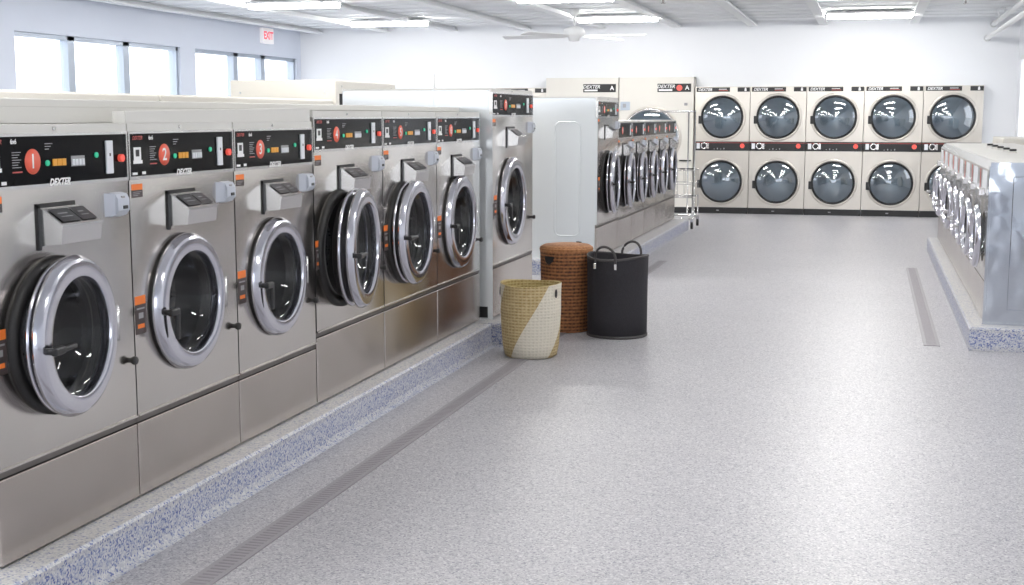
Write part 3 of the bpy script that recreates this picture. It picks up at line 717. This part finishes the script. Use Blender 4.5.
# ------------------------------------------------------------------ room shell
# left wall with two window bands
bands = [(12.92, 16.60), (17.02, 20.46)]; zs0, zs1 = 1.1, 2.45
w = MB()
w.box(X0-.2, X0, Y0, WY+.2, 0, zs0).box(X0-.2, X0, Y0, WY+.2, zs1, ZC+.1)
prev = Y0
for a, b_ in bands: w.box(X0-.2, X0, prev, a, zs0, zs1); prev = b_
w.box(X0-.2, X0, prev, WY+.2, zs0, zs1)
struct(w.build('wall_left', 'wall_blue'))
XL, XM, XR = -5.84, -2.640, 1.588        # the dryers stand in an opening of the far wall
for bx in ((X0, X1+.2, WY, WY+.2, 2.10, ZC+.1), (X0, XL, WY, WY+.2, 0, 2.10), (XR, X1+.2, WY, WY+.2, 0, 2.10), (XM, XR, WY, WY+.2, 1.95, 2.10),
           (XL, -4.99, WY, WY+.2, 1.95, 2.10), (XL-.1, XR+.1, 21.45, 21.6, 0, 2.3), (XL-.1, XR+.1, WY+.2, 21.45, 2.2, 2.3)):
    struct(MB().box(*bx).build('wall_back', 'wall'))
mull = [(14.06, 15.28), (18.33, 19.26)]
for n, ((a, b_), ms) in enumerate(zip(bands, mull)):
    r = bpy.data.objects.new('window_%d' % (n+1), None); COL.objects.link(r); r.location = (X0-.1, 0, 0); struct(r)
    q = MB(); t = .05
    q.box(-.05, .06, a, b_, zs1-t, zs1).box(-.05, .06, a, b_, zs0, zs0+t).box(-.05, .06, a, a+t, zs0, zs1).box(-.05, .06, b_-t, b_, zs0, zs1)
    for y in ms: q.box(-.05, .06, y-.07, y+.07, zs0, zs1)
    q.build('window_frame', 'alu', r)
    ed = [a]+list(ms)+[b_]
    for i in range(3): MB().box(-.006, .0, ed[i]+.04, ed[i+1]-.04, zs0+.04, zs1-.04).build('window_pane', 'glass_window', r)
# right wall with one window near the far corner and a shopfront band nearer the street
rw = [(18.6, 20.1, .9, 2.35)]
w = MB(); prev = Y0
for a, b_, za, zb in rw:
    w.box(X1, X1+.2, prev, a, 0, ZC+.1)
    if za > 0: w.box(X1, X1+.2, a, b_, 0, za)
    w.box(X1, X1+.2, a, b_, zb, ZC+.1); prev = b_
w.box(X1, X1+.2, prev, WY+.2, 0, ZC+.1)
struct(w.build('wall_right', 'wall'))
for n, (a, b_, za, zb) in enumerate(rw):
    r = bpy.data.objects.new('window_%d' % (n+3), None); COL.objects.link(r); r.location = (X1+.1, 0, 0); struct(r)
    q = MB(); t = .06
    q.box(-.12, .05, a-.0, b_, zb-t, zb).box(-.12, .05, a, b_, za, za+t).box(-.12, .05, a, a+t, za, zb).box(-.12, .05, b_-t, b_, za, zb)
    k = 3 if b_-a > 3 else 1
    for i in range(1, k): y = a+(b_-a)*i/k; q.box(-.05, .05, y-.03, y+.03, za, zb)
    q.build('window_frame', 'white_paint', r)
    for i in range(k):
        ya, yb = a+(b_-a)*i/k, a+(b_-a)*(i+1)/k
        MB().box(-.004, .004, ya+.03, yb-.03, za+.05, zb-.05).build('window_pane', 'glass_window', r)
# street-side wall behind the camera, mostly glass
w = MB().box(X0-.2, X1+.2, Y0-.2, Y0, 2.55, ZC+.1).box(X0-.2, X1+.2, Y0-.2, Y0, 0, .15)
ex = [X0, -7.1, -4.9, -2.7, -.5, X1]
for x in ex: w.box(x-.12, x+.12, Y0-.2, Y0, .15, 2.55)
struct(w.build('wall_front', 'wall'))
r = bpy.data.objects.new('window_4', None); COL.objects.link(r); r.location = (0, Y0-.1, 0); struct(r)
for i in range(5): MB().box(ex[i]+.12, ex[i+1]-.12, -.004, .004, .15, 2.55).build('window_pane', 'glass_window', r)

# roof deck with ribs running across, flat beams running away from the camera
q = MB(); pitch = .60; n = int((WY+.2-Y0)/pitch)
for i in range(n+1):
    y = Y0+i*pitch
    q.add([(X0, y, ZC), (X1, y, ZC), (X1, y+.36, ZC), (X0, y+.36, ZC), (X0, y+.40, ZC+.055), (X1, y+.40, ZC+.055), (X0, y+.56, ZC+.055), (X1, y+.56, ZC+.055), (X0, y+.60, ZC), (X1, y+.60, ZC)],
          [(0, 1, 2, 3), (3, 2, 5, 4), (4, 5, 7, 6), (6, 7, 9, 8)])
q.box(X0-.2, X1+.2, Y0-.2, WY+.2, ZC+.06, ZC+.2)
struct(q.build('ceiling', 'deck'))
for x in (-8.95, -7.75, -6.58, -5.36, -4.15, -2.95, -1.79, -.74, .57):
    struct(MB().box(x-.065, x+.065, Y0, WY, 2.86, 2.868).box(x-.012, x+.012, Y0, WY, 2.868, ZC).box(x-.065, x-.055, Y0, WY, 2.868, 2.885).box(x+.055, x+.065, Y0, WY, 2.868, 2.885).build('beam', 'beam'))
struct(MB().box(X0, XL, WY-.015, WY, 0, .1).build('baseboard_back', 'wall_blue'))

# ------------------------------------------------------------------ ceiling lights
bays = [(-6.95, 1.17), (-3.51, 1.13), (-.07, 1.13)]
vis = {(0, 15.25): 'ceiling light in the left bay under the deck, above the rear row', (1, 15.25): 'fluorescent ceiling light nearest the ceiling fan, at the picture top', (1, 18.6): 'fluorescent ceiling light in front of the far wall, right of the fan hub',
       (2, 15.7): 'fluorescent ceiling light cut by the top edge, right of centre', (2, 18.85): 'fluorescent ceiling light above the far stacked dryers', (0, 18.6): 'far left ceiling light washing out the back wall'}
for bi, (x, ln) in enumerate(bays):
    for y in ((2.1, 5.4, 8.7, 12.0, 15.25, 18.6) if bi < 2 else (2.6, 5.9, 9.2, 12.45, 15.7, 18.85)):
        lab = vis.get((bi, y))
        r = thing('ceiling_light', lab or 'fluorescent ceiling light overhead, above the top edge of the picture', 'ceiling light', (x, y, 2.86), 0, None if lab else 'overhead ceiling lights')
        MB().box(-ln/2, ln/2, -.15, .15, .02, .05, 0, bev=.005).box(-ln/2+.2, -ln/2+.24, -.03, .03, .05, .07).box(ln/2-.24, ln/2-.2, -.03, .03, .05, .07).build('housing', 'white_paint', r)
        MB().prism([(-.085, .019), (-.065, -.035), (.065, -.035), (.085, .019)], 'x', -ln/2+.005, ln/2-.005).build('diffuser', 'lamp', r)

# ------------------------------------------------------------------ ceiling fan
r = thing('ceiling_fan', 'white ceiling fan with long slim blades hanging near the far wall', 'ceiling fan', (-3.92, 17.6, 2.62), 0)
MB().lathe([(.0005, .31), (.075, .31), (.07, .26), (.03, .22), (.012, .215)], 'z', (0, 0, 0), 24).build('canopy', 'white_paint', r)
MB().cyl('z', (0, 0, 0), .012, .07, .22, 10).build('rod', 'white_paint', r)
MB().lathe([(.0005, .08), (.06, .08), (.13, .05), (.15, .0), (.13, -.05), (.08, -.07), (.07, -.11), (.0005, -.12)], 'z', (0, 0, 0), 32).build('motor_housing', 'white_paint', r)
for a in (178, -6, 62, 242):
    ca, sa = cos(R(a)), sin(R(a)); q = MB()
    def pt(u, v, z): return (u*ca-v*sa, u*sa+v*ca, z)
    o_ = [(.12, .03), (.25, .065), (.98, .075), (1.0, .06), (1.0, -.06), (.98, -.075), (.25, -.065), (.12, -.03)]
    vs = [pt(u, v, -.055+v*.22) for u, v in o_]+[pt(u, v, -.047+v*.22) for u, v in o_]
    q.add(vs, [tuple(range(8))[::-1], tuple(range(8, 16))]+[(i, (i+1) % 8, 8+(i+1) % 8, 8+i) for i in range(8)])
    q.build('blade', 'white_paint', r)

# exit sign, pipes, sprinklers
r = thing('exit_sign', 'small white exit sign with red lettering high on the left wall', 'exit sign', (X0, 19.28, 2.755), pi/2)
MB().box(-.19, .19, -.06, 0, -.12, .12, 0, bev=.006).build('housing', 'exit_white', r)
MB().mesh(text_mesh('EXIT', .165, 0, .006), on_front(0, -.0615, 0), 0).build('lettering', 'exit_red', r)
for x, z, lab in ((1.60, 2.63, 'lower white pipe running under the ceiling at the right wall'), (1.68, 2.83, 'upper white pipe tight under the ceiling at the right wall')):
    o = MB().tube([(x, 6.0, z), (x, WY-.001, z)], .032, 14).tube([(x, WY-.03, z), (x, WY-.001, z)], .05, 14).tube([(x, 18.9, z+.03), (x, 18.9, ZC+.055)], .006, 6).tube([(x, 14., z+.03), (x, 14., ZC+.055)], .006, 6).build('water_pipe', 'white_paint'); tag(o, lab, 'pipe', 'white pipes at the right wall')
    q = []
for x, y, lab in ((-3.0+.55, 15.9, 'tiny sprinkler head under the deck right of the fan'), (.15+.9, 16.9, 'tiny sprinkler head under the deck near the right pipes')):
    o = MB().cyl('z', (x, y, 0), .014, 2.84, ZC+.055, 10).lathe([(.0005, 2.835), (.03, 2.835), (.03, 2.842), (.0005, 2.842)], 'z', (x, y, 0), 14).build('sprinkler', 'chrome_soft'); tag(o, lab, 'sprinkler', 'sprinkler heads under the deck')

# ground outside so that daylight has something to land on
struct(MB().box(-40, 40, -40, 60, -.3, -.12).build('ground', 'outdoor'))

# ------------------------------------------------------------------ light
wd = bpy.data.worlds.new('sky'); scene.world = wd; wd.use_nodes = True
bg = wd.node_tree.nodes['Background']; bg.inputs['Color'].default_value = (.93, .96, 1., 1); bg.inputs['Strength'].default_value = 3.6
def portal(name, loc, rot, sx, sy):
    l = bpy.data.lights.new(name, 'AREA'); l.shape = 'RECTANGLE'; l.size = sx; l.size_y = sy
    l.cycles.is_portal = True
    o = bpy.data.objects.new(name, l); COL.objects.link(o); o.location = loc; o.rotation_euler = rot
    return o
#portal('portal_front', ((X0+X1)/2, Y0-.25, 1.35), (pi/2, 0, 0), X1-X0, 2.4)
#portal('portal_left', (X0-.22, 16.7, 1.78), (0, -pi/2, 0), 1.4, 7.6)
#portal('portal_right', (X1+.22, 4.7, 1.25), (0, pi/2, 0), 2.5, 5.0)

# ------------------------------------------------------------------ camera
cam = bpy.data.cameras.new('camera'); co = bpy.data.objects.new('camera', cam); COL.objects.link(co)
F = 1307.; cam.sensor_fit = 'HORIZONTAL'; cam.sensor_width = 36.; cam.lens = F/1024*36
th = math.atan(176.5/F); yaw = R(15.22721)
co.location = (0, 0, 1.5); co.rotation_euler = (pi/2-th, 0, yaw)
cam.clip_end = 200; scene.camera = co
vs_ = scene.view_settings; scene.display_settings.display_device = 'sRGB'
vs_.view_transform = 'Standard'; vs_.look = 'None'; vs_.gamma = 1.; vs_.exposure = .08; vs_.use_curve_mapping = False
scene.cycles.max_bounces = 8; scene.cycles.transparent_max_bounces = 12; scene.cycles.use_denoising = True
scene.cycles.sample_clamp_indirect = 6.
